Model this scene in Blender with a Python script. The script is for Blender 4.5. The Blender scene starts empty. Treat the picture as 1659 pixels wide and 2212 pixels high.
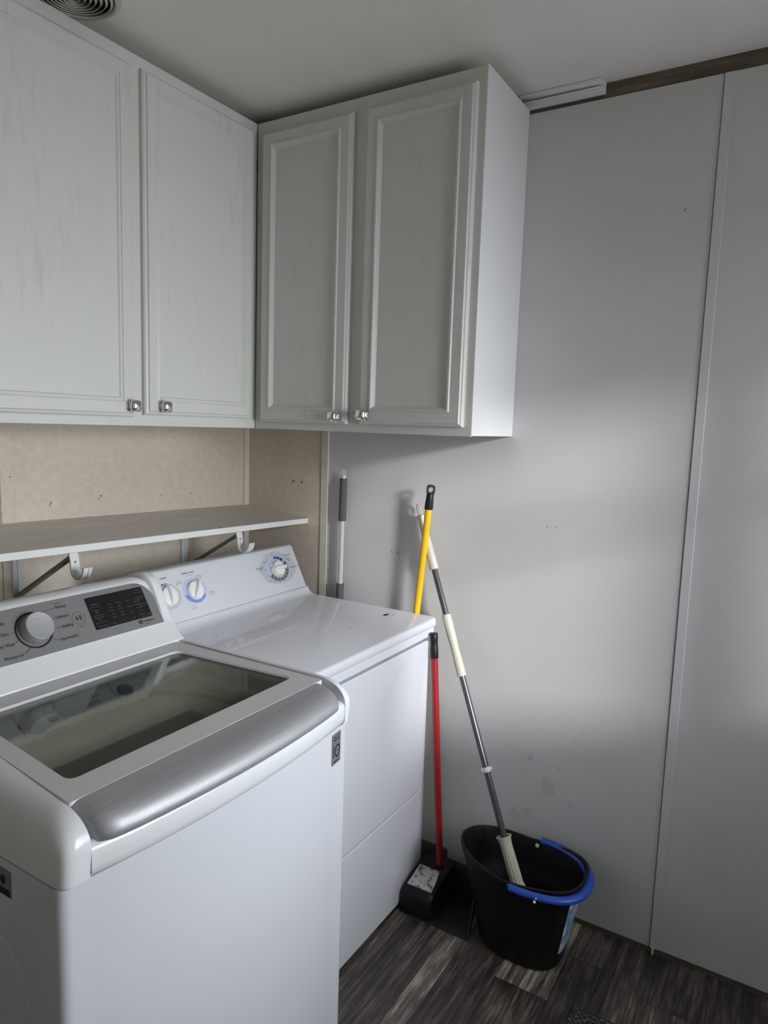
import bpy, bmesh, math, random
from mathutils import Vector, Matrix
random.seed(7)
SC = bpy.context.scene
COL = SC.collection
PI = math.pi

# ------------------------------------------------------------------ camera
W, H = 1659, 2212
CX, CY, CZ, YAW, PITCH, ROLL, FPX = -2.0403, -1.8715, 1.5218, -58.6317, -7.0607, 1.8777, 1498.36
y_, p_, r_ = math.radians(YAW), math.radians(PITCH), math.radians(ROLL)
F = Vector((-math.sin(y_)*math.cos(p_), math.cos(y_)*math.cos(p_), math.sin(p_)))
Rt = Vector((math.cos(y_), math.sin(y_), 0)); U = Rt.cross(F)
R2 = Rt*math.cos(r_) + U*math.sin(r_); U2 = U*math.cos(r_) - Rt*math.sin(r_)
cam = bpy.data.cameras.new('camera'); camo = bpy.data.objects.new('camera', cam); COL.objects.link(camo)
M = Matrix((R2, U2, -F)).transposed().to_4x4(); M.translation = (CX, CY, CZ)
camo.matrix_world = M
cam.sensor_fit = 'HORIZONTAL'; cam.sensor_width = 36; cam.lens = 36*FPX/W; cam.clip_start = .02
SC.camera = camo

# ------------------------------------------------------------------ view, world, lights
SC.view_settings.view_transform = 'Standard'; SC.view_settings.look = 'None'
SC.view_settings.gamma = 1; SC.view_settings.use_curve_mapping = False
SC.view_settings.exposure = 0.18
SC.cycles.use_denoising = True
SC.cycles.max_bounces = 10; SC.cycles.diffuse_bounces = 6; SC.cycles.transparent_max_bounces = 12
SC.cycles.caustics_reflective = False; SC.cycles.caustics_refractive = False
wd = bpy.data.worlds.new('sky'); SC.world = wd; wd.use_nodes = True
wd.node_tree.nodes['Background'].inputs[0].default_value = (.62, .72, .85, 1)
wd.node_tree.nodes['Background'].inputs[1].default_value = 1.0

def area(name, loc, target, sx, sy, power, col, spread=180):
    l = bpy.data.lights.new(name, 'AREA'); l.shape = 'RECTANGLE'; l.size = sx; l.size_y = sy
    l.energy = power; l.color = col; l.spread = math.radians(spread)
    o = bpy.data.objects.new(name, l); COL.objects.link(o); o.location = loc
    o.rotation_euler = (Vector(target)-Vector(loc)).to_track_quat('-Z', 'Y').to_euler()
    return o
YN = -2.75            # near wall (behind the camera), holds the window
# overcast daylight through the double window in the near wall
area('daylight', (-.86, YN-.10, 1.50), (-.92, 0, .95), .60, .95, 8.6, (.90, .94, 1.0), 84)
area('daylight_side', (-.32, YN-.10, 1.50), (-.40, 0, .95), .30, .95, 4.5, (.92, .95, 1.0), 125)
sun = bpy.data.lights.new('hazy_sun', 'SUN'); sun.energy = 2.9; sun.angle = math.radians(7.5); sun.color = (.95, .97, 1.0)
suno = bpy.data.objects.new('hazy_sun', sun); COL.objects.link(suno); suno.location = (-2, -6, 3)
suno.rotation_euler = Vector((.303, .60, -.155)).to_track_quat('-Z', 'Y').to_euler()
# unseen fill lamp added before the solid left wall, tinted green for bounce light
area('fill_light', (-2.52, -2.2, 1.45), (0, -1.0, 1.6), .6, 1.1, 2.2, (.95, 1.0, .84), 180)

# ------------------------------------------------------------------ mesh helpers
def root_loc(o):
    v = Vector((0, 0, 0))
    while o is not None: v += Vector(o.location); o = o.parent
    return v
def obj(name, bm, mat, parent=None, loc=None, smooth=False, bevel=0, seg=2, angle=40):
    """bm is authored in world coordinates"""
    o0 = root_loc(parent) if parent else Vector(loc or (0, 0, 0))
    bmesh.ops.translate(bm, verts=bm.verts, vec=-o0)
    bmesh.ops.recalc_face_normals(bm, faces=bm.faces) if not getattr(obj, 'keep', False) else None
    me = bpy.data.meshes.new(name)
    bm.to_mesh(me); bm.free()
    mats = mat if isinstance(mat, (list, tuple)) else [mat]
    for m in mats: me.materials.append(m)
    if smooth:
        me.shade_smooth()
        try: me.set_sharp_from_angle(angle=math.radians(angle))
        except Exception: pass
    o = bpy.data.objects.new(name, me); COL.objects.link(o)
    if parent: o.parent = parent
    else: o.location = o0
    if bevel:
        b = o.modifiers.new('bevel', 'BEVEL'); b.width = bevel; b.segments = seg; b.limit_method = 'ANGLE'
        b.angle_limit = math.radians(35); b.harden_normals = False
        me.shade_smooth()
        try: me.set_sharp_from_angle(angle=math.radians(70))
        except Exception: pass
    return o
def thing(name, label, cat, loc, group=None):
    o = bpy.data.objects.new(name, None); COL.objects.link(o); o.location = loc
    o.empty_display_size = .05
    return tag(o, label, cat, group)
def tag(o, label, cat, group=None):
    o['label'] = label; o['category'] = cat
    if group: o['group'] = group
    return o
def struct(o, label=None):
    o['kind'] = 'structure'
    if label: o['label'] = label
    return o
def NB(): return bmesh.new()
def box(bm, x0, x1, y0, y1, z0, z1, mi=0):
    v = [bm.verts.new(p) for p in ((x0,y0,z0),(x1,y0,z0),(x1,y1,z0),(x0,y1,z0),(x0,y0,z1),(x1,y0,z1),(x1,y1,z1),(x0,y1,z1))]
    for f in ((0,3,2,1),(4,5,6,7),(0,1,5,4),(1,2,6,5),(2,3,7,6),(3,0,4,7)):
        fc = bm.faces.new([v[i] for i in f]); fc.material_index = mi
    return v
def loft(bm, rings, closed=True, cap0=True, cap1=True, mi=0):
    R = [[bm.verts.new(p) for p in r] for r in rings]
    n = len(R[0])
    for a, b in zip(R[:-1], R[1:]):
        for i in range(n if closed else n-1):
            j = (i+1) % n
            f = bm.faces.new((a[i], a[j], b[j], b[i])); f.material_index = mi
    if cap0: bm.faces.new(R[0][::-1]).material_index = mi
    if cap1: bm.faces.new(R[-1]).material_index = mi
    return R
def frame_of(d):
    d = Vector(d).normalized(); a = Vector((0, 0, 1)) if abs(d.z) < .9 else Vector((1, 0, 0))
    u = d.cross(a).normalized(); v = d.cross(u).normalized(); return u, v
def lathe(bm, p0, d, prof, n=24, cap0=True, cap1=True, mi=0):
    """prof: (dist along d, radius)"""
    p0 = Vector(p0); d = Vector(d).normalized(); u, v = frame_of(d)
    rings = [[p0+d*t+(u*math.cos(2*PI*i/n)+v*math.sin(2*PI*i/n))*r for i in range(n)] for t, r in prof]
    return loft(bm, rings, True, cap0, cap1, mi)
def tube(bm, pts, r, n=12, mi=0, cap=True, flat=1.0, up=None):
    pts = [Vector(p) for p in pts]; rings = []
    pu = None
    for k, p in enumerate(pts):
        d = (pts[min(k+1, len(pts)-1)]-pts[max(k-1, 0)]).normalized()
        if up is not None:
            u = d.cross(Vector(up)).normalized(); v = u.cross(d).normalized()
        elif pu is None: u, v = frame_of(d)
        else:
            u = (pu-d*pu.dot(d)).normalized(); v = d.cross(u)
        pu = u
        rr = r[k] if isinstance(r, (list, tuple)) else r
        rings.append([p+u*math.cos(2*PI*i/n)*rr+v*math.sin(2*PI*i/n)*rr*flat for i in range(n)])
    return loft(bm, rings, True, cap, cap, mi)
def prism(bm, poly, axis, a0, a1, mi=0):
    """poly 2D in the other two axes order: axis x->(y,z), y->(x,z), z->(x,y)"""
    def P(p, a):
        return {0: (a, p[0], p[1]), 1: (p[0], a, p[1]), 2: (p[0], p[1], a)}[axis]
    return loft(bm, [[P(p, a0) for p in poly], [P(p, a1) for p in poly]], mi=mi)
def rrect(cx, cy, hx, hy, r, n=6):
    out = []
    for sx, sy, a0 in ((1,1,0),(-1,1,90),(-1,-1,180),(1,-1,270)):
        for k in range(n+1):
            a = math.radians(a0+90*k/n)
            out.append((cx+sx*(hx-r)+r*math.cos(a), cy+sy*(hy-r)+r*math.sin(a)))
    return out
def text_mesh(bm, s, size, mtx, align='LEFT', mi=0, sx=1.0, bold=0.0):
    cu = bpy.data.curves.new('t', 'FONT'); cu.body = s; cu.size = size; cu.align_x = align; cu.align_y = 'CENTER'
    cu.resolution_u = 3; cu.offset = bold
    to = bpy.data.objects.new('t', cu); COL.objects.link(to)
    dg = bpy.context.evaluated_depsgraph_get()
    me = bpy.data.meshes.new_from_object(to.evaluated_get(dg))
    me.transform(mtx @ Matrix.Diagonal((sx, 1, 1, 1)))
    n0 = len(bm.faces); bm.from_mesh(me); bm.faces.ensure_lookup_table()
    for f in bm.faces[n0:]: f.material_index = mi
    bpy.data.objects.remove(to); bpy.data.curves.remove(cu); bpy.data.meshes.remove(me)
class Plane:
    """slanted surface: origin o, x axis, y axis (up), normal = x cross y"""
    def __init__(s, o, x, y):
        s.o = Vector(o); s.x = Vector(x).normalized(); s.y = Vector(y).normalized(); s.n = s.x.cross(s.y).normalized()
    def p(s, u, v, h=0): return s.o+s.x*u+s.y*v+s.n*h
    def m(s, u, v, h=0, rot=0):
        m = Matrix((s.x, s.y, s.n)).transposed().to_4x4(); m.translation = s.p(u, v, h)
        return m @ Matrix.Rotation(rot, 4, 'Z')
    def poly(s, bm, pts, h, mi=0):
        f = bm.faces.new([bm.verts.new(s.p(a, b, h)) for a, b in pts]); f.material_index = mi; return f
    def slab(s, bm, pts, h0, h1, mi=0):
        return loft(bm, [[s.p(a, b, h0) for a, b in pts], [s.p(a, b, h1) for a, b in pts]], mi=mi)
    def disc(s, bm, u, v, r, h, n=32, mi=0, a0=0, a1=360, r0=0):
        k = max(3, int(n*(a1-a0)/360))
        A = [math.radians(a0+(a1-a0)*i/k) for i in range(k+1)]
        for i in range(k):
            if r0 > 0: pts = [(u+r0*math.cos(A[i]), v+r0*math.sin(A[i])), (u+r*math.cos(A[i]), v+r*math.sin(A[i])), (u+r*math.cos(A[i+1]), v+r*math.sin(A[i+1])), (u+r0*math.cos(A[i+1]), v+r0*math.sin(A[i+1]))]
            else: pts = [(u, v), (u+r*math.cos(A[i]), v+r*math.sin(A[i])), (u+r*math.cos(A[i+1]), v+r*math.sin(A[i+1]))]
            s.poly(bm, pts, h, mi)
    def bar(s, bm, u0, u1, v, t, h, mi=0): s.poly(bm, [(u0, v-t/2), (u1, v-t/2), (u1, v+t/2), (u0, v+t/2)], h, mi)

# ------------------------------------------------------------------ materials
def mat(name, col, rough=.5, metal=0, **k):
    m = bpy.data.materials.new(name); m.use_nodes = True
    b = m.node_tree.nodes['Principled BSDF']
    b.inputs['Base Color'].default_value = (*col, 1); b.inputs['Roughness'].default_value = rough
    b.inputs['Metallic'].default_value = metal
    for kk, v in k.items(): b.inputs[kk].default_value = v
    return m
class N:
    def __init__(s, m): s.m = m; s.t = m.node_tree; s.b = s.t.nodes['Principled BSDF']
    def node(s, ty, **k):
        n = s.t.nodes.new(ty)
        for a, v in k.items(): setattr(n, a, v)
        return n
    def link(s, a, b): s.t.links.new(a, b)
    def coord(s, scale=(1, 1, 1), kind='Object', rot=(0, 0, 0)):
        tc = s.node('ShaderNodeTexCoord'); mp = s.node('ShaderNodeMapping')
        mp.inputs['Scale'].default_value = scale; mp.inputs['Rotation'].default_value = rot
        s.link(tc.outputs[kind], mp.inputs[0]); return mp.outputs[0]
    def noise(s, vec, scale=5, detail=4, rough=.5):
        n = s.node('ShaderNodeTexNoise'); n.inputs['Scale'].default_value = scale
        n.inputs['Detail'].default_value = detail; n.inputs['Roughness'].default_value = rough
        s.link(vec, n.inputs['Vector']); return n.outputs['Fac']
    def ramp(s, fac, stops):
        r = s.node('ShaderNodeValToRGB'); e = r.color_ramp.elements
        while len(e) < len(stops): e.new(.5)
        for i, (p, c) in enumerate(stops):
            e[i].position = p; e[i].color = (*c, 1) if len(c) == 3 else c
        s.link(fac, r.inputs[0]); return r.outputs[0]
    def mix(s, fac, a, b, mode='MIX'):
        n = s.node('ShaderNodeMix', data_type='RGBA', blend_type=mode)
        for v, i in ((fac, 0), (a, 6), (b, 7)):
            if hasattr(v, 'default_value') or hasattr(v, 'links'): s.link(v, n.inputs[i])
            else: n.inputs[i].default_value = v if i == 0 else (*v, 1)
        return n.outputs[2]
    def math(s, op, a, b=None, c=None):
        n = s.node('ShaderNodeMath', operation=op)
        for i, v in enumerate((a, b, c)):
            if v is None: continue
            if hasattr(v, 'links'): s.link(v, n.inputs[i])
            else: n.inputs[i].default_value = v
        return n.outputs[0]
    def bump(s, h, strength=.2, dist=.01):
        n = s.node('ShaderNodeBump'); n.inputs['Strength'].default_value = strength; n.inputs['Distance'].default_value = dist
        s.link(h, n.inputs['Height']); s.link(n.outputs[0], s.b.inputs['Normal']); return n
    def spots(s, pts, warp=.012, wscale=60):
        """1 inside small blobs at object-space points (p, radius)"""
        tc = s.node('ShaderNodeTexCoord'); nz = s.node('ShaderNodeTexNoise'); nz.inputs['Scale'].default_value = wscale
        s.link(tc.outputs['Object'], nz.inputs['Vector'])
        off = s.node('ShaderNodeVectorMath', operation='MULTIPLY_ADD')
        s.link(nz.outputs['Color'], off.inputs[0]); off.inputs[1].default_value = (warp,)*3
        s.link(tc.outputs['Object'], off.inputs[2])
        tot = None
        for p, r in pts:
            d = s.node('ShaderNodeVectorMath', operation='DISTANCE'); s.link(off.outputs[0], d.inputs[0])
            d.inputs[1].default_value = tuple(q+warp/2 for q in p)
            v = s.node('ShaderNodeMapRange', interpolation_type='SMOOTHSTEP'); s.link(d.outputs['Value'], v.inputs[0])
            v.inputs[1].default_value = r; v.inputs[2].default_value = r*.7; v.inputs[3].default_value = 0; v.inputs[4].default_value = 1
            tot = v.outputs[0] if tot is None else s.math('MAXIMUM', tot, v.outputs[0])
        return tot

def plain(name, c, rough, var=.04, scale=8, bump=0, bscale=60, **k):
    m = mat(name, c, rough, **k); n = N(m); v = n.coord()
    f = n.noise(v, scale, 3)
    lo = tuple(x*(1-var) for x in c); hi = tuple(min(1, x*(1+var)) for x in c)
    n.link(n.ramp(f, [(.3, lo), (.7, hi)]), n.b.inputs['Base Color'])
    if bump: n.bump(n.noise(n.coord(), bscale, 2), bump, .002)
    return m
CAB = (.60, .605, .56)
def cab_mat():
    m = mat('brushed_white_paint', CAB, .42); n = N(m)
    v = n.coord((60, 60, 7)); f = n.noise(v, 1.0, 6, .7)
    f2 = n.noise(n.coord((3, 3, 1.4)), 1.6, 3)
    worn = n.math('MULTIPLY', n.math('SUBTRACT', f, .44), n.math('SUBTRACT', f2, .33))
    c = n.ramp(n.math('MULTIPLY', worn, 14), [(0, CAB), (.3, CAB), (1, (.535, .535, .53))])
    n.link(c, n.b.inputs['Base Color'])
    n.bump(n.noise(n.coord((120, 120, 6)), 1.0, 3), .25, .0015)
    return m
M_cab = cab_mat()
M_frame = plain('cabinet_frame_paint', (.60, .605, .56), .45, .03, 5, .15, 90)
M_cabend = plain('white_end_panel', (.70, .70, .70), .4, .015, 3)
M_dark = plain('dark_void', (.012, .011, .010), .9, .02)
M_chrome = plain('chrome', (.75, .75, .76), .07, .01, metal=1.0)
M_ceil = plain('ceiling_paint', (.80, .765, .715), .85, .03, 6, .5, 220)
M_white = plain('white_enamel', (.615, .627, .66), .16, .012, 3)
M_enam = plain('dryer_enamel', (.68, .69, .725), .07, .01, 3)
M_plas = plain('white_plastic', (.72, .73, .745), .22, .01, 3)
M_lidf = plain('lid_frame_grey_white', (.62, .62, .625), .30, .01, 3)
M_silver = mat('brushed_silver_plastic', (.50, .51, .53), .52, .6); n = N(M_silver)
n.link(n.ramp(n.noise(n.coord((6, 400, 400)), 1, 2), [(.3, (.37, .375, .385)), (.7, (.43, .435, .445))]), n.b.inputs['Base Color'])
M_panel = plain('grey_console_panel', (.18, .176, .172), .42, .03, 300)
M_disp = plain('black_display', (.010, .011, .012), .12, .05)
M_print = plain('dark_print', (.035, .035, .04), .6, .02)
M_printl = plain('pale_print', (.105, .11, .115), .6, .02)
M_dprint = plain('dial_grey_print', (.52, .54, .56), .35, .01)
M_dgrey = plain('dial_dark_grey', (.13, .13, .16), .35, .01)
M_lblue = plain('dial_light_blue', (.50, .55, .74), .35, .01)
M_mblue = plain('dial_mid_blue', (.20, .27, .62), .35, .01)
M_navy = plain('dial_navy', (.02, .02, .17), .35, .01)
M_knob = plain('knob_white', (.82, .82, .80), .2, .01)
M_cream = plain('cream_plastic', (.56, .535, .43), .35, .02)
M_greyp = plain('dark_grey_plastic', (.075, .077, .082), .35, .03)
M_gfoam = plain('grey_foam_grip', (.085, .083, .082), .75, .08, 90, .3, 300)
M_gpole = plain('pale_grey_pole', (.55, .55, .50), .3, .03)
M_yell = plain('yellow_handle', (.78, .47, .012), .33, .03, 40)
M_red = plain('red_handle', (.30, .010, .014), .4, .05, 30)
M_blk = plain('black_plastic', (.008, .008, .009), .45, .1, 40, **{'Specular IOR Level': .3})
M_bckt = plain('black_bucket_plastic', (.006, .006, .007), .45, .15, 30, .1, 200, **{'Specular IOR Level': .28})
M_blue = plain('blue_handle', (.022, .075, .42), .38, .05, 30)
M_pole = mat('grey_metal_pole', (.10, .10, .106), .25, .5)
M_shelf = mat('worn_white_shelf', (.55, .53, .50), .5); n = N(M_shelf)
sp = n.spots([((.36-.02, -.15, 0), .008), ((.365, -.13, 0), .006), ((.53, -.16, 0), .005)], .01, 80)
n.link(n.mix(sp, n.ramp(n.noise(n.coord((2, 14, 14)), 2, 5), [(.3, (.60, .56, .52)), (.7, (.70, .66, .62))]), (.15, .13, .12)), n.b.inputs['Base Color'])
M_shedge = plain('shelf_edge_white', (.72, .72, .69), .4, .03)
M_brk = plain('bracket_white', (.66, .68, .68), .35, .03)
M_strut = plain('strut_grey_steel', (.22, .22, .21), .4, .06, metal=.4)
M_wood = mat('weathered_stud_wood', (.16, .12, .085), .7); n = N(M_wood)
n.link(n.ramp(n.noise(n.coord((60, 4, 60)), 1, 5, .6), [(.25, (.075, .052, .035)), (.55, (.15, .115, .08)), (.8, (.24, .20, .15))]), n.b.inputs['Base Color'])
M_under = plain('bare_particleboard', (.15, .095, .055), .7, .12, 14)
M_base = plain('brown_floor_edge', (.10, .085, .068), .6, .15, 12)
M_tan = mat('tan_wallpaper_board', (.46, .42, .36), .6); n = N(M_tan)
a = n.ramp(n.noise(n.coord(), 42, 8, .75), [(.3, (.53, .465, .375)), (.7, (.67, .60, .50))])
b = n.ramp(n.noise(n.coord((1.6, 1.6, 1.0)), 2.5, 3), [(.3, (.93, .93, .93)), (.7, (1.04, 1.04, 1.04))])
c = n.mix(1.0, a, b, 'MULTIPLY')
tsp = n.spots([((-.833, 0, 1.268), .0045), ((-.838, 0, 1.262), .004), ((-.676, 0, 1.268), .0035), ((-.668, 0, 1.276), .004), ((-.955, 0, 1.350), .005),
               ((-.43, 0, 1.265), .0035), ((-.30, 0, 1.262), .0035), ((-.255, 0, 1.235), .003), ((-.225, 0, 1.30), .003), ((0, -.225, 1.305), .008), ((0, -.265, 1.305), .006)], .014, 110)
n.link(n.mix(tsp, c, (.17, .15, .12)), n.b.inputs['Base Color'])
n.bump(n.noise(n.coord(), 90, 4), .12, .002)
M_paint = mat('pale_grey_wall_paint', (.60, .59, .585), .52); n = N(M_paint)
base = n.ramp(n.noise(n.coord(), 3, 3), [(.3, (.585, .578, .572)), (.7, (.615, .607, .602))])
# patches of torn, spackled paper low on the wall, nail pops and scuffs
tear = [((0, -1.262, .425), .026), ((0, -1.263, .405), .022), ((0, -1.158, .292), .020), ((0, -1.172, .286), .017), ((0, -1.197, .315), .016), ((0, -1.341, .375), .014),
        ((0, -1.200, .498), .012), ((0, -1.293, .488), .009)]
fine = [((0, -1.30, .62), .03), ((0, -1.33, .655), .035), ((0, -1.25, .67), .03), ((0, -1.37, .60), .02)]
dots = [((0, -1.5285, 2.1148), .006), ((0, -1.111, 1.95), .002), ((0, -1.27, .47), .003), ((0, -1.21, 1.235), .004), ((0, -1.235, 1.235), .004), ((0, -.69, 1.09), .006), ((0, -.665, 1.09), .006),
        ((0, -1.36, .62), .003), ((0, -1.34, .585), .004), ((0, -1.40, .60), .003), ((0, -1.23, .64), .003), ((0, -1.08, 1.22), .0025), ((0, -.475, 1.22), .0025)]
tm = n.spots(tear, .03, 45); fm = n.spots(fine, .03, 40); dm = n.spots(dots, .010, 150)
c = n.mix(n.math('MULTIPLY', tm, .12), base, (.66, .66, .665))
c = n.mix(n.math('MULTIPLY', dm, .55), c, (.25, .23, .22))
n.link(c, n.b.inputs['Base Color'])
ridg = n.noise(n.coord((1, 60, 150)), 1.0, 4, .7)
h = n.math('ADD', n.math('MULTIPLY', n.math('MULTIPLY', tm, n.math('SUBTRACT', ridg, .45)), 14.0), n.math('MULTIPLY', n.noise(n.coord(), 130, 3), .14))
spk = n.math('GREATER_THAN', n.noise(n.coord(), 110, 2), .66)
h = n.math('ADD', h, n.math('MULTIPLY', n.math('MULTIPLY', fm, spk), 1.6))
n.bump(h, .5, .0022)
# floor: printed vinyl planks, tint per plank from a face attribute
M_floor = mat('vinyl_plank_floor', (.1, .09, .08), .42); n = N(M_floor)
at = n.node('ShaderNodeAttribute', attribute_name='plank')
seed = n.node('ShaderNodeVectorMath', operation='MULTIPLY_ADD'); tc = n.node('ShaderNodeTexCoord')
n.link(at.outputs['Color'], seed.inputs[0]); seed.inputs[1].default_value = (9, 9, 9)
mp = n.node('ShaderNodeMapping'); mp.inputs['Scale'].default_value = (7, 95, 1); n.link(tc.outputs['Object'], mp.inputs[0])
n.link(mp.outputs[0], seed.inputs[2])
g1 = n.noise(seed.outputs[0], 1.0, 7, .68)
mp2 = n.node('ShaderNodeMapping'); mp2.inputs['Scale'].default_value = (3.2, 12, 1); n.link(tc.outputs['Object'], mp2.inputs[0])
s2 = n.node('ShaderNodeVectorMath', operation='ADD'); n.link(mp2.outputs[0], s2.inputs[0]); n.link(at.outputs['Color'], s2.inputs[1])
g2 = n.noise(s2.outputs[0], 1.3, 5, .6)
sep = n.node('ShaderNodeSeparateColor'); n.link(at.outputs['Color'], sep.inputs[0])
lev = n.math('ADD', n.math('MULTIPLY', n.math('SUBTRACT', g1, .5), 1.25), n.math('MULTIPLY', n.math('SUBTRACT', g2, .5), 1.1))
lev = n.math('ADD', lev, .62)
lev = n.math('ADD', lev, n.math('SUBTRACT', sep.outputs[0], .5))
c = n.ramp(lev, [(.30, (.022, .018, .015)), (.52, (.052, .043, .036)), (.66, (.100, .083, .070)), (.78, (.175, .145, .12)), (.88, (.32, .28, .23)), (1.0, (.46, .41, .34))])
wm = n.mix(n.math('MULTIPLY', sep.outputs[2], .5), c, n.mix(1.0, c, (.75, 1.0, .9), 'MULTIPLY'))
n.link(wm, n.b.inputs['Base Color']); n.bump(g1, .25, .002)
M_mat = mat('woven_dark_mat', (.05, .045, .04), .8); n = N(M_mat)
br = n.node('ShaderNodeTexBrick'); wv = n.node('ShaderNodeVectorMath', operation='MULTIPLY_ADD'); nz_ = n.node('ShaderNodeTexNoise'); nz_.inputs['Scale'].default_value = 70; cc_ = n.coord((1, 1, 1), rot=(0, 0, PI/2)); n.link(cc_, nz_.inputs['Vector']); n.link(nz_.outputs['Color'], wv.inputs[0]); wv.inputs[1].default_value = (.010, .010, .0); n.link(cc_, wv.inputs[2]); n.link(wv.outputs[0], br.inputs['Vector'])
br.inputs['Scale'].default_value = 1; br.inputs['Brick Width'].default_value = .016; br.inputs['Row Height'].default_value = .0085
br.inputs['Mortar Size'].default_value = .0022; br.inputs['Mortar Smooth'].default_value = .6
br.inputs['Color1'].default_value = (.17, .155, .14, 1); br.inputs['Color2'].default_value = (.055, .048, .042, 1); br.inputs['Mortar'].default_value = (.008, .007, .006, 1)
n.link(br.outputs['Color'], n.b.inputs['Base Color']); n.bump(n.math('SUBTRACT', 1, br.outputs['Fac']), .9, .004)
M_label = mat('printed_label', (.55, .55, .53), .5); n = N(M_label)
n.link(n.ramp(n.noise(n.coord(), 55, 4), [(.36, (.10, .10, .12)), (.5, (.55, .55, .54)), (.66, (.62, .62, .60)), (.71, (.48, .10, .09)), (.78, (.60, .60, .58))]), n.b.inputs['Base Color'])
M_blabel = mat('blue_white_label', (.4, .5, .6), .5); n = N(M_blabel)
n.link(n.ramp(n.noise(n.coord(), 38, 3), [(.36, (.12, .22, .40)), (.5, (.25, .38, .56)), (.58, (.62, .64, .66))]), n.b.inputs['Base Color'])
M_stick = plain('grey_sticker', (.17, .17, .175), .4, .03)
M_tub = plain('tub_grey', (.27, .25, .215), .4, .08)
M_tubw = plain('tub_cover_grey', (.40, .40, .385), .5, .03)
M_tray = plain('dispenser_grey_blue', (.66, .70, .72), .5, .03)
M_drumb = plain('drum_reflection_brown', (.045, .032, .024), .6, .3, 9)  # drum floor coloured brown to stand for a reflection in the lid glass
M_bbtn = plain('blue_button', (.10, .15, .32), .3, .03)
M_glass = bpy.data.materials.new('smoked_lid_glass'); M_glass.use_nodes = True
t = M_glass.node_tree; t.nodes.clear()
ou = t.nodes.new('ShaderNodeOutputMaterial'); mx = t.nodes.new('ShaderNodeMixShader'); tr = t.nodes.new('ShaderNodeBsdfTransparent')
gl = t.nodes.new('ShaderNodeBsdfGlossy'); fr = t.nodes.new('ShaderNodeFresnel')
tr.inputs[0].default_value = (.82, .84, .82, 1); gl.inputs[0].default_value = (.9, .9, .9, 1); gl.inputs['Roughness'].default_value = .03; fr.inputs[0].default_value = 1.5
fm_ = t.nodes.new('ShaderNodeMath'); fm_.operation = 'MULTIPLY'; fm_.inputs[1].default_value = .60; t.links.new(fr.outputs[0], fm_.inputs[0]); t.links.new(fm_.outputs[0], mx.inputs[0]); t.links.new(tr.outputs[0], mx.inputs[1]); t.links.new(gl.outputs[0], mx.inputs[2]); t.links.new(mx.outputs[0], ou.inputs[0])

# ------------------------------------------------------------------ room shell
XL = -2.6; CEIL = 2.4794; WT = 2.437; SY = -.384
def quadobj(name, bm, m, **k): return struct(obj(name, bm, m, **k))
# floor with individually tinted planks
bm = NB(); lay = bm.loops.layers.float_color.new('plank')
def plank(x0, x1, y0, y1, val, g=.0):
    x0 += .0006; x1 -= .0006; y0 += .0007; y1 -= .0007
    vs = [bm.verts.new(p) for p in ((x0, y0, 0), (x1, y0, 0), (x1, y1, 0), (x0, y1, 0))]
    f = bm.faces.new(vs)
    c = (val, random.random(), g, 1)
    for l in f.loops: l[lay] = c
rows = [(.2, -.22), (-.22, -.36), (-.36, -.50), (-.50, -.64), (-.64, -.78), (-.78, -.932)]
for ya, yb in rows:
    x = .1
    while x > XL: L = random.uniform(.6, 1.1); plank(max(x-L, XL), x, yb, ya, random.uniform(.38, .55)); x -= L
spec = {(-.932, -1.003): [(.1, -.9, .40), (-.9, XL, .5)],
        (-1.003, -1.062): [(.1, -.95, .50), (-.95, XL, .4)],
        (-1.062, -1.122): [(.1, -.80, .66), (-.80, XL, .4)],
        (-1.122, -1.25): [(.1, -.98, .42), (-.98, XL, .5)],
        (-1.25, -1.40): [(.1, -.342, .70), (-.342, -1.1, .42), (-1.1, XL, .5)],
        (-1.40, -1.50): [(.1, -.15, .47), (-.15, -1.0, .41), (-1.0, XL, .5)],
        (-1.50, -1.63): [(.1, -.75, .44), (-.75, XL, .5)],
        (-1.63, -1.77): [(.1, -.2, .42), (-.2, XL, .45)]}
for (ya, yb), L in spec.items():
    for x1, x0, v in L: plank(x0, x1, yb, ya, v)
y = -1.77
while y > YN-.2:
    x = .1
    while x > XL: L = random.uniform(.6, 1.1); plank(max(x-L, XL), x, y-.14, y, random.uniform(.38, .55)); x -= L
    y -= .14

box(bm, XL-.1, .1, YN-.15, .1, -.06, -.0008, 1); quadobj('floor', bm, [M_floor, M_dark])

bm = NB(); box(bm, XL-.1, .12, YN-.15, .12, CEIL, CEIL+.06); quadobj('ceiling', bm, M_ceil)
bm = NB(); box(bm, XL-.1, .1, 0, .1, .0, CEIL); quadobj('wall_back', bm, M_tan)
bm = NB(); box(bm, 0, .1, SY, 0, 0, WT, 0); box(bm, 0, .1, YN-.15, SY-.0, .018, WT, 1)
quadobj('wall_right', bm, [M_tan, M_paint])
bm = NB(); box(bm, .004, .1, YN-.15, 0, WT, CEIL); quadobj('trim_2', bm, M_wood)         # bare wood strip under the ceiling
bm = NB(); box(bm, .001, .1, YN-.15, SY, 0, .018); quadobj('baseboard_right', bm, M_base)
bm = NB(); box(bm, XL-.1, XL, YN-.15, 0, 0, CEIL); quadobj('wall_left', bm, M_paint)
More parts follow.
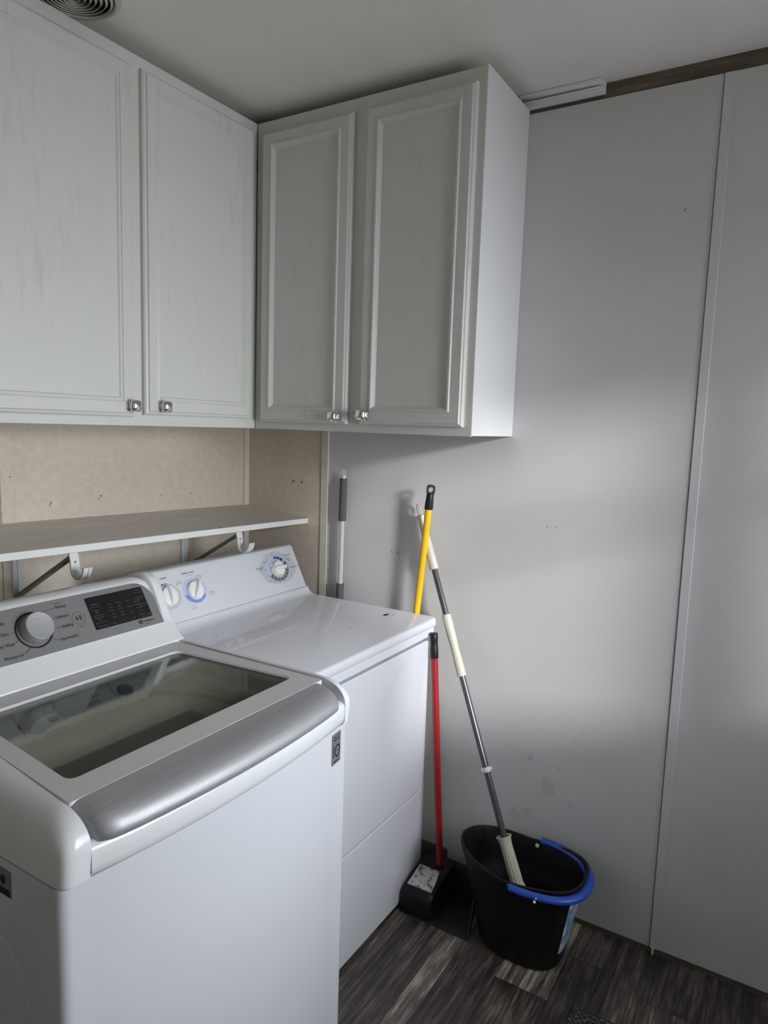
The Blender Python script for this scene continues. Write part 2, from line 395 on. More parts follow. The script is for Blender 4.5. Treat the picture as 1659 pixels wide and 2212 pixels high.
# near wall with the double window (behind the camera)
bm = NB(); wx = [(-1.22, -.60), (-.515, -.16)]; z0, z1 = .98, 1.97
box(bm, XL, wx[0][0], YN-.12, YN, 0, CEIL); box(bm, wx[1][1], 0, YN-.12, YN, 0, CEIL)
box(bm, wx[0][0], wx[1][1], YN-.12, YN, 0, z0); box(bm, wx[0][0], wx[1][1], YN-.12, YN, z1, CEIL)
box(bm, wx[0][1], wx[1][0], YN-.12, YN, z0, z1)
quadobj('wall_front', bm, M_paint)
for k, (a, b) in enumerate(wx):
    bm = NB()
    for (u0, u1, w0, w1) in ((a-.05, a+.02, z0-.05, z1+.05), (b-.02, b+.05, z0-.05, z1+.05), (a+.02, b-.02, z1-.02, z1+.05), (a+.02, b-.02, z0-.05, z0+.02), (a+.02, b-.02, 1.585, 1.63)):
        box(bm, u0, u1, YN+.001, YN+.018, w0, w1)
    quadobj('window_%d' % (k+1), bm, M_plas)

# battens and corner mouldings
def trim(num, x0, x1, y0, y1, z0, z1, m, bev=.002):
    b = NB(); box(b, x0, x1, y0, y1, z0, z1); return struct(obj('trim_%d' % num, b, m, bevel=bev))
M_tanb = plain('tan_batten', (.64, .59, .50), .5, .06, 20)
M_wbat = plain('painted_batten', (.60, .60, .605), .5, .02, 5)
trim(3, -.028, -.0005, -.006, -.0005, .0, CEIL-.005, M_tanb)
trim(4, -.963-.020, -.963+.020, -.004, -.0003, 0, CEIL-.005, M_tan)
trim(5, -.005, -.0003, SY+.003, SY+.028, 0, WT, M_tanb)
trim(6, -.0055, -.0003, SY-.004, SY+.003, 0, WT, M_shedge)
trim(7, -.0035, -.0003, -1.622, -1.598, .018, WT, M_wbat, .0012)
trim(8, -.0008, -.0002, -1.5975, -1.5955, .018, WT, M_strut, 0)
b = NB(); prism(b, [(-1.612, .022), (-1.604, .022), (-1.605, .000), (-1.608, -.0), (-1.611, .006)], 0, -.009, -.0045); struct(obj('trim_9', b, M_wbat))
# leftover length of white crown moulding at the top of the wall
b = NB()
prof = [(-.001, 2.447), (-.013, 2.445), (-.0135, 2.4545), (-.018, 2.4555), (-.0185, 2.4605), (-.026, 2.462), (-.010, 2.4630), (-.010, 2.4670), (-.033, 2.4675), (-.037, 2.473), (-.038, 2.4785), (-.001, 2.4785)]
loft(b, [[(p[0], y0-(p[0]*.25), p[1]) for p in prof] for y0 in (-1.30, -1.07)])
tag(obj('crown_moulding', b, M_cabend, loc=(-.02, -1.19, 2.447), bevel=.0006, seg=1), 'short leftover length of white crown moulding under the ceiling beside the wall cabinet', 'moulding')

b = NB(); box(b, -.006, -.0004, -.93, -.10, .0, .085); struct(obj('baseboard_back', b, M_wood, bevel=.001))
# round ceiling register
vc = (-.970, -.345)
reg = thing('ceiling_register', 'round cream ceiling air vent of concentric rings above the left wall cabinet', 'vent', (vc[0], vc[1], CEIL))
M_vent = plain('vent_cream', (.50, .49, .42), .5, .04)
b = NB(); lathe(b, (vc[0], vc[1], CEIL), (0, 0, -1), [(0, .104), (.004, .104), (.008, .099), (.010, .092), (.004, .088), (0, .088)], 64, False, False)
obj('flange', b, M_vent, reg, smooth=True)
b = NB(); lathe(b, (vc[0], vc[1], CEIL-.0005), (0, 0, -1), [(0, .0), (.0006, .09)], 64, False, False); obj('duct', b, M_dark, reg)
for i in range(7):
    r = .086-.0112*i
    b = NB(); lathe(b, (vc[0], vc[1], CEIL), (0, 0, -1), [(.003, r-.0005), (.010+.001*i, r-.006), (.0115+.001*i, r-.0052), (.005, r+.0006)], 56, False, False)
    obj('louvre_ring', b, M_vent, reg, smooth=True)

# ------------------------------------------------------------------ wall cabinets
CZ0, CZ1, CD = 1.5007, 2.4451, .3045
def door_frame_rings(map3, a0, a1, z0, z1, prof):
    rings = []
    for ins, dep in prof:
        rings.append([map3(a0+ins, dep, z0+ins), map3(a1-ins, dep, z0+ins), map3(a1-ins, dep, z1-ins), map3(a0+ins, dep, z1-ins)])
    return rings
def make_door(cab, map3, a0, a1, z0, z1, fw, deep, knob):
    """map3(along, depth_out, z)"""
    if deep:   # raised moulding round a recessed flat panel
        prof = [(0, 0), (0, .010), (.003, .0145), (.0065, .016), (.010, .0200), (fw-.008, .0200), (fw-.005, .0235), (fw-.001, .0235), (fw+.006, .0150), (fw+.009, .0120)]
    else:
        prof = [(0, 0), (0, .010), (.004, .0140), (.009, .0155), (.011, .0195), (fw-.011, .0195), (fw-.0095, .0170), (fw-.006, .0185), (fw-.002, .0185), (fw+.001, .0150)]
    b = NB(); loft(b, door_frame_rings(map3, a0, a1, z0, z1, prof), cap0=True, cap1=False)
    d = obj('door', b, M_cab, cab)
    e = prof[-1][0]; dp = prof[-1][1]
    b = NB(); loft(b, [[map3(a0+e-.001, q, z0+e-.001), map3(a1-e+.001, q, z0+e-.001), map3(a1-e+.001, q, z1-e+.001), map3(a0+e-.001, q, z1-e+.001)] for q in (.002, dp)])
    obj('panel', b, M_cab, d)
    ka, kz = knob
    # chrome knob: square rosette, waist, square pillow head
    b = NB(); n = 28
    def sq(s, dep, p=4.0):
        out = []
        for i in range(n):
            a = 2*PI*i/n; c, si = math.cos(a), math.sin(a)
            rr = s/((abs(c)**p+abs(si)**p)**(1/p)); out.append(map3(ka+rr*c, .0195+dep, kz+rr*si))
        return out
    loft(b, [sq(.0155, 0, 6), sq(.0155, .0015, 6), sq(.0130, .0035, 6), sq(.0085, .005, 3), sq(.0075, .010, 2.5), sq(.0090, .012, 3), sq(.0150, .0145, 5), sq(.0160, .017, 5), sq(.0150, .021, 4.5), sq(.0118, .0245, 4), sq(.0065, .0265, 3), sq(.001, .0272, 2.2)])
    kn = obj('knob', b, M_chrome, d, smooth=True, angle=50); kn['label'] = 'square chrome knob'
    return d
# left cabinet (on the back wall)
lc = thing('wall_cabinet', 'white painted two-door wall cabinet above the washer, hanging over the shelf', 'cabinet', (-.785, 0, CZ0))
b = NB(); box(b, -1.270, -.3045, -CD+.019, -.0005, CZ0+.004, CZ1); obj('carcass', b, M_frame, lc)
b = NB(); box(b, -1.268, -.306, -CD+.0195, -.001, CZ0+.0012, CZ0+.0038); obj('bottom_panel', b, M_under, lc)['label'] = 'bare brown underside'
b = NB(); fy0, fy1 = -CD, -CD+.019
for (x0, x1, za, zb) in ((-1.270, -1.205, CZ0, CZ1), (-.82, -.725, CZ0+.055, CZ1-.05), (-.345, -.3045, CZ0, CZ1), (-1.205, -.345, CZ0, CZ0+.055), (-1.205, -.345, CZ1-.05, CZ1)):
    box(b, x0, x1, fy0, fy1, za, zb)
obj('face_frame', b, M_frame, lc, bevel=.001)
mL = lambda a, d, z: (a, -CD-d-.0002, z)
make_door(lc, mL, -1.224, -.790, 1.524, 2.409, .050, False, (-.806, 1.5535))
make_door(lc, mL, -.7565, -.3350, 1.531, 2.413, .050, False, (-.7010, 1.5555))
# right cabinet (on the right wall)
rc = thing('wall_cabinet', 'white painted two-door wall cabinet on the right wall above the mop handles', 'cabinet', (0, -.69, CZ0))
YE = -1.0775
b = NB(); box(b, -.303+.019, -.0005, YE+.0, -CD-.0005, CZ0+.012, CZ1); obj('carcass', b, M_frame, rc)
b = NB(); box(b, -.2835, -.001, YE+.001, -CD-.001, CZ0+.009, CZ0+.0118); obj('bottom_panel', b, M_under, rc)['label'] = 'bare brown underside'
b = NB(); box(b, -.303, -.0008, YE-.004, YE, CZ0+.002, CZ1+.002); obj('end_panel', b, M_cabend, rc)
b = NB(); x0, x1 = -.303, -.303+.019
for (ya, yb, za, zb) in ((YE, -1.030, CZ0, CZ1), (-.745, -.655, CZ0+.055, CZ1-.05), (-.36, -CD-.001, CZ0, CZ1), (-1.030, -.36, CZ0, CZ0+.055), (-1.030, -.36, CZ1-.05, CZ1)):
    box(b, x0, x1, ya, yb, za, zb)
obj('face_frame', b, M_frame, rc, bevel=.001)
mR = lambda a, d, z: (-.303-d-.0002, a, z)
make_door(rc, mR, -.6765, -.3360, 1.523, 2.407, .046, True, (-.6400, 1.5455))
make_door(rc, mR, -1.0590, -.7220, 1.525, 2.407, .046, True, (-.7425, 1.5525))

# ------------------------------------------------------------------ shelf and its brackets
def shz(x, y): return 1.1994-.0235*x+(.0273/.2965)*y
b = NB(); T_ = .018
for (ya, yb, mi) in ((-.0008, -.2945, 0), (-.2945, -.2975, 1)):
    loft(b, [[(x, ya, shz(x, ya)), (x, yb, shz(x, yb)), (x, yb, shz(x, yb)-T_), (x, ya, shz(x, ya)-T_)] for x in (-1.60, -.001)], mi=mi)
tag(obj('shelf', b, [M_shelf, M_shedge], loc=(-.80, -.15, shz(-.8, -.15)-T_)), 'long white board shelf on hooked brackets, mounted on the tan wall below the cabinets', 'shelf')
def bracket(x, lab):
    zt = lambda y: shz(x, y)-T_-.0005
    t = thing('shelf_bracket', lab, 'bracket', (x, -.001, 1.0), 'hooked brackets under the shelf')
    b = NB(); prism(b, [(x-.012, -.0006), (x-.012, -.0090), (x-.003, -.0090), (x-.003, -.0066), (x+.003, -.0066), (x+.003, -.0090), (x+.012, -.0090), (x+.012, -.0006)], 2, .93, zt(0)-.003)
    obj('wall_plate', b, M_brk, t)
    pts = [(-.003, zt(-.003)), (-.270, zt(-.270)), (-.270, zt(-.270)-.008), (-.003, zt(-.003)-.008)]
    b = NB(); prism(b, pts, 0, x-.009, x+.009); obj('arm', b, M_brk, t)
    # J hook for a closet rod
    z1 = zt(-.268); path = [(-.252, z1-.004), (-.266, z1-.010), (-.272, z1-.030), (-.273, z1-.050), (-.278, z1-.064), (-.290, z1-.072), (-.304, z1-.071), (-.316, z1-.063), (-.322, z1-.050), (-.324, z1-.040)]
    b = NB(); rings = []
    for k, (yy, zz) in enumerate(path):
        a = path[max(k-1, 0)]; c = path[min(k+1, len(path)-1)]
        d = Vector((0, c[0]-a[0], c[1]-a[1])).normalized(); nn = Vector((0, -d.z, d.y)); w = .0125
        P = Vector((x, yy, zz))
        rings.append([P+Vector((u, 0, 0))+nn*h for u, h in ((-w, 0), (-w, .003), (-w*.35, .003), (-w*.28, .0005), (w*.28, .0005), (w*.35, .003), (w, .003), (w, 0), (w, -.0015), (-w, -.0015))])
    loft(b, rings); obj('hook', b, M_brk, t, smooth=True, angle=35)
    b = NB(); p0 = Vector((x, -.262, z1-.022)); p1 = Vector((x, -.006, z1-.170)); d = (p1-p0).normalized(); nn = Vector((0, -d.z, d.y))
    loft(b, [[p+Vector((u, 0, 0))+nn*h for u, h in ((-.009, -.002), (.009, -.002), (.009, .006), (.006, .006), (.006, .001), (-.006, .001), (-.006, .006), (-.009, .006))] for p in (p0, p1)])
    obj('strut', b, M_strut, t)['label'] = 'dull grey steel strut'
    b = NB(); lathe(b, (x, -.2735, z1-.032), (0, -1, 0), [(0, .003), (.002, .0028), (.003, .0015)], 12); obj('rivet', b, M_strut, t)
bracket(-.948, 'left white hooked shelf bracket, above the washer console')
bracket(-.336, 'right white hooked shelf bracket, above the dryer console near the corner')

# ------------------------------------------------------------------ dryer
DX0, DX1, DYF, DT = -.770, -.084, -.886, .915
dr = thing('clothes_dryer', 'white front-loading clothes dryer with slanted rear dial console, in the corner beside the washer', 'dryer', ((DX0+DX1)/2, -.56, 0))
b = NB(); box(b, DX0, DX1, DYF+.024, -.245, .012, .886); obj('body', b, M_enam, dr, bevel=.006, seg=3)
# top with rounded front nose and coved rise to the console
b = NB()
pr = [(-.245, .884), (DYF+.001, .884), (DYF-.002, .888), (DYF-.003, .905), (DYF, .912), (DYF+.006, .915), (-.405, .915), (-.392, .9165), (-.380, .922), (-.371, .931), (-.3665, .940), (-.245, .940)]
prism(b, pr, 0, DX0-.001, DX1+.001); top = obj('top', b, M_enam, dr, bevel=.0022, seg=2)
# paint chips on the top
b = NB()
def blob(cx, cy, rx, ry, z, n=9):
    bb = [(cx+rx*math.cos(2*PI*i/n)*random.uniform(.7, 1.1), cy+ry*math.sin(2*PI*i/n)*random.uniform(.7, 1.1)) for i in range(n)]
    b.faces.new([b.verts.new((p[0], p[1], z)) for p in bb])
for cx, cy, rx, ry in ((-.160, -.746, .017, .007), (-.150, -.768, .0035, .003), (-.168, -.762, .003, .002), (-.193, -.766, .003, .002), (-.357, -.737, .005, .002), (-.193, -.391, .003, .0025), (-.653, -.482, .003, .0025)):
    b = NB(); blob(cx, cy, rx, ry, .9153); obj('paint_chip', b, M_dark, top)
# front: control-free band, big removable panels with a groove
b = NB(); box(b, DX0, -.088, DYF+.001, DYF+.026, .858, .8835); obj('upper_band', b, M_enam, dr, bevel=.0015)
b = NB(); prism(b, rrect((DX0-.118)/2, .6, (-.118-DX0)/2, .249, .016), 1, DYF, DYF+.026)
obj('front_panel', b, M_enam, dr, bevel=.003, seg=3)
b = NB(); prism(b, [(DX0, .014), (-.112, .014), (-.112, .366), (-.122, .358), (-.142, .3445), (DX0, .3445)], 1, DYF+.001, DYF+.026)
obj('lower_panel', b, M_enam, dr, bevel=.003, seg=3)
for z in (.40, .70):
    b = NB(); box(b, -.1165, -.1065, DYF+.009, DYF+.0260, z, z+.035); obj('hinge', b, M_greyp, dr)
for x in (DX0+.05, DX1-.05):
    for yy in (-.82, -.30): b = NB(); lathe(b, (x, yy, 0), (0, 0, 1), [(0, .018), (.013, .018)], 12); obj('foot', b, M_blk, dr)
# console wedge
b = NB()
pr = [(-.3655, .9405), (-.2975, 1.0775), (-.293, 1.0825), (-.287, 1.0845), (-.248, 1.0835), (-.243, 1.079), (-.243, .9405)]
loft(b, [[(x, p[0]+(0 if k in (1, 2) else (.002 if i < 2 else 0)), p[1]-(0 if k in (1, 2) or p[1] < 1 else .004)) for i, p in enumerate(pr)] for k, x in enumerate((DX0-.001, DX0+.006, DX1-.012, DX1-.004))])
con = obj('console', b, M_enam, dr, bevel=.0025, seg=3)
DP = Plane((0, -.3655, .9405), (1, 0, 0), (0, .068, .137))
def ell(bm, P, u, v, a, bb, h, mi=0, a0=0, a1=360, r0=0, n=48):
    k = max(3, int(n*(a1-a0)/360))
    A = [math.radians(a0+(a1-a0)*i/k) for i in range(k+1)]
    for i in range(k):
        q = lambda s, t: (u+a*s*math.cos(t), v+bb*s*math.sin(t))
        if r0: P.poly(bm, [q(r0, A[i]), q(1, A[i]), q(1, A[i+1]), q(r0, A[i+1])], h, mi)
        else: P.poly(bm, [(u, v), q(1, A[i]), q(1, A[i+1])], h, mi)
def grip_knob(u, v, R, hgt, ang, P, parent, lab):
    b = NB(); n = 36
    def ring(r, h): return [P.p(u+r*math.cos(2*PI*i/n), v+r*math.sin(2*PI*i/n), h) for i in range(n)]
    loft(b, [ring(R*1.06, .0012), ring(R*1.06, .004), ring(R, .006), ring(R*.97, hgt*.55), ring(R*.88, hgt*.62), ring(R*.5, hgt*.66), ring(.001, hgt*.67)])
    # raised blade across the knob, wider at the pointer end
    ca, sa = math.cos(ang), math.sin(ang)
    def Q(s, t, h): return P.p(u+ca*s-sa*t, v+sa*s+ca*t, h)
    rg = []
    for s, w, h in ((-R*.96, .004, hgt*.62), (-R*.8, .0065, hgt*.95), (-R*.3, .0075, hgt*1.15), (R*.4, .008, hgt*1.2), (R*.95, .0085, hgt*1.15), (R*1.12, .007, hgt*.95), (R*1.15, .004, hgt*.7)):
        rg.append([Q(s, -w, hgt*.3), Q(s, -w*.8, h*.8), Q(s, -w*.35, h), Q(s, w*.35, h), Q(s, w*.8, h*.8), Q(s, w, hgt*.3)])
    loft(b, rg)
    k = obj('knob', b, M_knob, parent, smooth=True, angle=45); k['label'] = lab
    return k
vz = lambda z: (z-.9405)*1.1155
K1, K2, K3 = (-.690, vz(1.0125)), (-.590, vz(1.0125)), (-.206, vz(1.0185))
DM = [M_dprint, M_lblue, M_mblue, M_navy, M_dgrey, M_knob]
b = NB(); ell(b, DP, *K1, .046, .040, .0003, 0); obj('dial_print', b, DM, con)
b = NB()
ell(b, DP, *K2, .045, .040, .0003, 1); ell(b, DP, *K2, .043, .038, .0004, 2, 195, 330, .55)
for aa in (292,): ell(b, DP, *K2, .043, .038, .0006, 5, aa, aa+2, .55)
obj('dial_print', b, DM, con); b = NB()
ell(b, DP, K3[0]+.004, K3[1], .091, .055, .0003, 0)
ell(b, DP, *K3, .056, .045, .0005, 1, 95, 200, .5); ell(b, DP, *K3, .056, .045, .0005, 2, 38, 95, .5)
ell(b, DP, *K3, .052, .0415, .0007, 3, 40, 90, .5); ell(b, DP, *K3, .056, .045, .0005, 4, 210, 388, .5)
for aa in (58, 76): ell(b, DP, *K3, .052, .0415, .0009, 5, aa, aa+2, .74)
for aa in range(228, 385, 20): ell(b, DP, *K3, .053, .0425, .0009, 5, aa, aa+2, .78)
obj('dial_print', b, DM, con)
b = NB(); ell(b, DP, *K3, .037, .034, .0012, 0); ell(b, DP, *K3, .037, .034, .0020, 0, 0, 360, .9)
obj('dial_ring', b, M_cream, con)
b = NB()
def dt(s, u, z, size, al='CENTER', rot=0, sx=1.25, bold=0): text_mesh(b, s, size, DP.m(u, vz(z), .0012, rot), al, 0, sx, bold)
dt('START', -.690, 1.0625, .0068); dt('FABRIC CARE', -.596, 1.0635, .0064); dt('4 Heat Settings', -.594, 1.0560, .0034)
dt('START', -.690, 1.0470, .0042); dt('OFF', -.722, 1.0445, .0032)
for s, u, z in (('COTTONS', -.640, 1.0455), ('REG. HEAT', -.640, 1.0395), ('EASY CARE', -.560, 1.0490), ('MED. HEAT', -.558, 1.0435), ('DELICATES', -.528, .9975), ('LOW HEAT', -.528, .992), ('FLUFF', -.612, .9720), ('NO HEAT', -.612, .9660)): dt(s, u, z, .0036)
obj('dial_lettering', b, M_print, con); b = NB()
dt('COTTONS', -.292, 1.0300, .0062); dt('START', -.290, 1.0235, .0042); dt('EASY CARE', -.138, 1.0535, .0058); dt('TIMED DRY', -.122, 1.0110, .0058)
for s, u, z in (('MORE DRY', -.255, 1.0450), ('DRY', -.245, 1.0520), ('LESS DRY', -.210, 1.0650), ('MORE', -.178, 1.0610), ('DRY', -.166, 1.0555), ('LESS', -.268, 1.0230), ('80', -.139, 1.0165), ('60', -.140, 1.0000), ('50', -.150, .988),
                ('40', -.170, .980), ('30', -.190, .9765), ('20', -.215, .9755), ('DAMP DRY', -.236, .9790), ('DEWRINKLE', -.262, .9850), ('COOL', -.150, 1.0450), ('PRESS', -.140, 1.0400), ('LOW', -.135, 1.0350), ('OFF', -.262, 1.0010)): dt(s, u, z, .0037)
for i, ch in enumerate('AUTOMATIC TEMPERATURE CONTROL'):
    a_ = math.radians(118-i*1.9); text_mesh(b, ch, .0036, DP.m(K3[0]+.092*math.cos(a_), K3[1]+.059*math.sin(a_), .0012, (a_-PI/2)*.55), 'CENTER', 0, 1.1)
DP.poly(b, [(K3[0]-.030, K3[1]+.004), (K3[0]-.036, K3[1]+.006), (K3[0]-.030, K3[1]+.009)], .0022)
for u, v in ((K1[0]-.010, K1[1]+.037), (K1[0]-.032, K1[1]+.030)): ell(b, DP, u, v, .0028, .0028, .0012)
obj('dial_lettering', b, M_print, con)
grip_knob(*K1, .028, .019, math.radians(86), DP, con, 'white start knob')
grip_knob(*K2, .028, .019, math.radians(58), DP, con, 'white fabric care knob')
grip_knob(*K3, .026, .022, math.radians(-4), DP, con, 'white timer knob')

# ------------------------------------------------------------------ washer
WX0, WX1, WYF, WZ = -1.5305, -.858, -1.0795, .8945
wx_ = -1.195
ws = thing('washing_machine', 'white top-loading washing machine with glass lid and grey console, in front of the wall shelf', 'washing machine', (wx_, -.72, 0))
HXC = -1.194
def fbow(x): return .022*max(0, 1-((x-HXC)/.30)**2)
b = NB(); po = rrect((WX0+WX1)/2, (WYF-.375)/2, (WX1-WX0)/2, (-.375-WYF)/2, .016, 5)
i_ = [k for k in range(len(po)) if po[k][1] < WYF+1e-6 and po[k][0] < HXC][-1]
po = po[:i_+1]+[(HXC-.30+.60*k/30, WYF-fbow(HXC-.30+.60*k/30)) for k in range(31)]+po[i_+1:]
prism(b, po, 2, .02, WZ-.002)
obj('body', b, M_white, ws, smooth=True, angle=30)
for x in (WX0+.06, WX1-.06):
    for yy in (-1.0, -.45): b = NB(); lathe(b, (x, yy, 0), (0, 0, 1), [(0, .024), (.021, .020)], 14); obj('foot', b, M_blk, ws)
# pressed panel on the left side
b = NB()
pl = rrect(-.725, .45, .275, .335, .13, 8)
loft(b, [[(WX0+.001, a, c) for a, c in pl], [(WX0-.0015, a, c) for a, c in pl], [(WX0-.0022, -.725+(a+.725)*.985, .45+(c-.45)*.985) for a, c in pl]])
obj('pressed_side', b, M_white, ws, smooth=True, angle=30)
# top cover: two shoulder rails, front skirt, rear shelf
def rail(bm, side):
    outer = WX0 if side < 0 else WX1
    s = 1 if side < 0 else -1
    ax = .040 if side < 0 else .020
    def xi(y):   # inner edge (next to the lid)
        t = min(1, max(0, (-y-.59)/.44))
        return (-1.436-.054*t) if side < 0 else (-.889+.005*t)
    AY, AZ, ZB, YC = .067, .049, .936, -1.020
    rows = [(y, 0) for y in (-.40, -.50, -.59, -.68, -.77, -.86, -.94)] + [(YC, p) for p in (0, 2, 6, 12, 22, 34, 45, 56, 68, 78, 84, 88, 90)]
    R = []
    for y, ph in rows:
        ph = math.radians(ph); row = []
        xo = outer+s*ax
        row.append(Vector((xi(y if ph == 0 else YC), y if ph == 0 else YC-AY*0, ZB+AZ-.0)))
        for tt in range(0, 91, 10):
            t = math.radians(tt); e_ = 2/(2+3.5*(tt/90)**1.5); dx = abs(math.cos(ph))**e_*math.sin(t) if ph < 1.57 else 0; dy = abs(math.sin(ph))**e_*math.sin(t)
            sp = 1.0
            row.append(Vector((xo-s*ax*dx, y-AY*dy, ZB+AZ*math.cos(t)**.9 if tt < 90 else ZB)))
        e = row[-1]; row.append(Vector((e.x, e.y+ (.004*math.sin(ph)), WZ)))
        R.append(row)
    # front: sweep from the outer quarter to the inner edge
    base = R[-1]; x_end = xi(YC)
    for f in (.5, 1.0):
        R.append([Vector((p.x+(x_end-(outer+s*ax))*f, p.y, p.z)) if i else p.copy() for i, p in enumerate(base)])
    V = [[bm.verts.new(p) for p in r] for r in R]
    for a, c in zip(V[:-1], V[1:]):
        for i in range(len(a)-1):
            try: bm.faces.new((a[i], a[i+1], c[i+1], c[i]))
            except ValueError: pass
    # inner wall
    for r0, r1 in zip(V[:7], V[1:8]):
        p, q = r0[0], r1[0]
        a = bm.verts.new((p.co.x, p.co.y, .955)); c = bm.verts.new((q.co.x, q.co.y, .955)); bm.faces.new((p, q, c, a))
    last = V[-1]; lo = [bm.verts.new((x_end, v.co.y, .90)) for v in last[1:-1]]
    for i in range(len(lo)-1): bm.faces.new((last[i+1], last[i+2], lo[i+1], lo[i]))
cvb = NB(); rail(cvb, -1)
cov = obj('top_cover', cvb, M_plas, ws, smooth=True, angle=50)
cvb = NB(); rail(cvb, 1); r2 = obj('top_cover', cvb, M_plas, ws, smooth=True, angle=50)
HX0, HX1 = -1.488, -.900
def bow(x): return max(0, 1-((x-(HX0+HX1)/2)/.30)**2)
b = NB(); K = 24; rings = []
for i in range(K+1):
    x = WX0+.038+(WX1-.018-WX0-.038)*i/K; q = fbow(x)-.0035*(1-min(1, min(i, K-i)/2.5))
    rings.append([(x, -1.0812-q, WZ), (x, -1.0838-q, .8965), (x, -1.0866-q, .9080), (x, -1.0882-q, .9200), (x, -1.0885-q, .9310), (x, -1.0862-q, .9385), (x, -1.0780-q, .9430), (x, -1.0, .9430), (x, -1.0, WZ)])
loft(b, rings); obj('front_skirt', b, M_plas, ws, smooth=True, angle=60)
b = NB(); prism(b, [(-.40, WZ), (-.40, .965), (-.590, .965), (-.604, .955), (-.604, WZ)], 0, WX0+.004, WX1-.004)
obj('rear_deck', b, M_plas, ws)
# silver lid handle
lid = NB(); rings = []
K = 36
for i in range(K+1):
    t = i/K; x = HX0+(HX1-HX0)*t; q = bow(x)
    e = min(1, min(t, 1-t)/.045); e = math.sqrt(max(0, 1-(1-e)**2))
    xx = x+(.008*(1 if t > .5 else -1)*0)
    yb, f = q*.021, (.80+.20*e)
    P = [(-1.036-.002*q, .9850), (-1.038-.002*q, .9842), (-1.056-yb*.5, .9822), (-1.072-yb*.8, .9784), (-1.084-yb*.95, .9720), (-1.092-yb, .9630), (-1.0962-yb, .9540), (-1.0968-yb, .9470), (-1.0945-yb, .9418), (-1.088-yb*.9, .9400), (-1.036, .9400)]
    rings.append([(x+(.013 if t < .5 else -.012)*(1-min(1, t/.12, (1-t)/.12))*max(0, -p-1.036)/.06, -1.036+(p+1.036)*(.86+.14*e), .940+(z-.940)*f) for p, z in P])
loft(lid, rings)
hd = obj('lid_handle', lid, M_silver, ws, smooth=True, angle=50); hd['label'] = 'bowed silver lid handle'
# lid frame (trapezoid with a window hole)
b = NB()
out = [(-1.486, -1.0345), (-.894, -1.0345), (-.899, -.6005), (-1.440, -.6005)]
g = [(-1.449, -.980), (-.922, -.976), (-.944, -.650), (-1.412, -.650)]
def rounded(poly, r, n=5):
    o_ = []
    for i, p in enumerate(poly):
        p = Vector(p); a = Vector(poly[i-1]); c = Vector(poly[(i+1) % len(poly)])
        da = (a-p).normalized(); dc = (c-p).normalized()
        for k in range(n+1):
            t = k/n; q0 = p+da*r*(1-t); q1 = p+dc*r*t
            o_.append(tuple(q0*(1-t)+q1*t if 0 else p+da*r*(1-t)**2+dc*r*t**2))
    return o_
og, gg = rounded(out, .006), rounded(g, .020)
g2_ = rounded([(p[0]*(1-.012)+(-1.18)*.012, p[1]*.985+(-.82)*.015) for p in g], .020)
loft(b, [[(x, y, .967) for x, y in gg], [(x, y, .967) for x, y in og], [(x, y, .983) for x, y in og], [(x*.998-1.195*.002, y*.998-.82*.002, .985) for x, y in og], [(x, y, .985) for x, y in gg], [(x, y, .9815) for x, y in g2_], [(x, y, .967) for x, y in g2_]], cap0=False, cap1=False)
lf = obj('lid_frame', b, M_lidf, ws, smooth=True, angle=25)
b = NB(); prism(b, [(x, y) for x, y in g2_], 2, .9785, .9805); obj('lid_glass', b, M_glass, lf)
# inside: tub cover ring, basket, rear dispenser tray
bc = (-1.19, -.815)
b = NB(); n_ = 64
def circ(r, z): return [(bc[0]+r*math.cos(2*PI*i/n_), bc[1]+r*math.sin(2*PI*i/n_), z) for i in range(n_)]
loft(b, [circ(.262, .915), circ(.258, .912), circ(.255, .905), circ(.262, .89)], cap0=False, cap1=False); obj('tub_cover', b, M_tubw, ws, smooth=True)
b = NB(); loft(b, [circ(.262, .900), circ(.248, .897), circ(.243, .885), circ(.250, .875), circ(.250, .52), circ(.230, .50)], cap0=False, cap1=False); obj('basket', b, M_tub, ws, smooth=True, angle=40)
b = NB(); loft(b, [circ(.2495, .874), circ(.2475, .874), circ(.2415, .866), circ(.2415, .842), circ(.2475, .835), circ(.2495, .835)], cap0=False, cap1=False); obj('balance_ring', b, M_greyp, ws, smooth=True, angle=40)
b = NB(); loft(b, [circ(.250, .53), circ(.12, .55), circ(.05, .60), circ(.001, .61)], cap0=False, cap1=False); obj('drum_floor', b, M_drumb, ws, smooth=True)
# dispenser tray
TP = Plane((-1.19, -.700, .930), (1, 0, 0), (0, .058, .034))
b = NB()
pts = [(-.24, .000), (-.125, .000), (-.11, .008), (.018, .008), (.030, .002), (.120, .002), (.136, .012), (.160, .064), (-.24, .064)]
TP.slab(b, pts, -.012, 0)
tray = obj('dispenser_tray', b, M_tray, ws, bevel=.0015)
b = NB(); ell(b, TP, .080, .032, .019, .017, .0008); lathe(b, TP.p(.080, .032, .0008), TP.n, [(0, .015), (.004, .013), (.006, .006), (.0065, .001)], 20)
obj('blue_cap', b, M_bbtn, tray)['label'] = 'round blue cap'
b = NB()
for s, u, v, z in (('Detergent', .010, .042, .0066), ('Softener', -.092, .042, .0066), ('he', -.137, .014, .018)):
    if s != 'he': text_mesh(b, s, z, TP.m(u, v, .0012), 'CENTER', 0); TP.poly(b, [(u-.003, v+.006), (u+.003, v+.006), (u, v+.010)], .0012)
ell(b, TP, -.090, .024, .0095, .0062, .0012)
for i, (a0, a1) in enumerate(((-.072, .016), (-.072, .018), (-.072, .016), (-.072, -.02))):
    for k in range(9):
        q0 = a0+(a1-a0)*k/9; TP.bar(b, q0, q0+(a1-a0)/9*.8, 0.031-.0050*i, .0012, .0012)
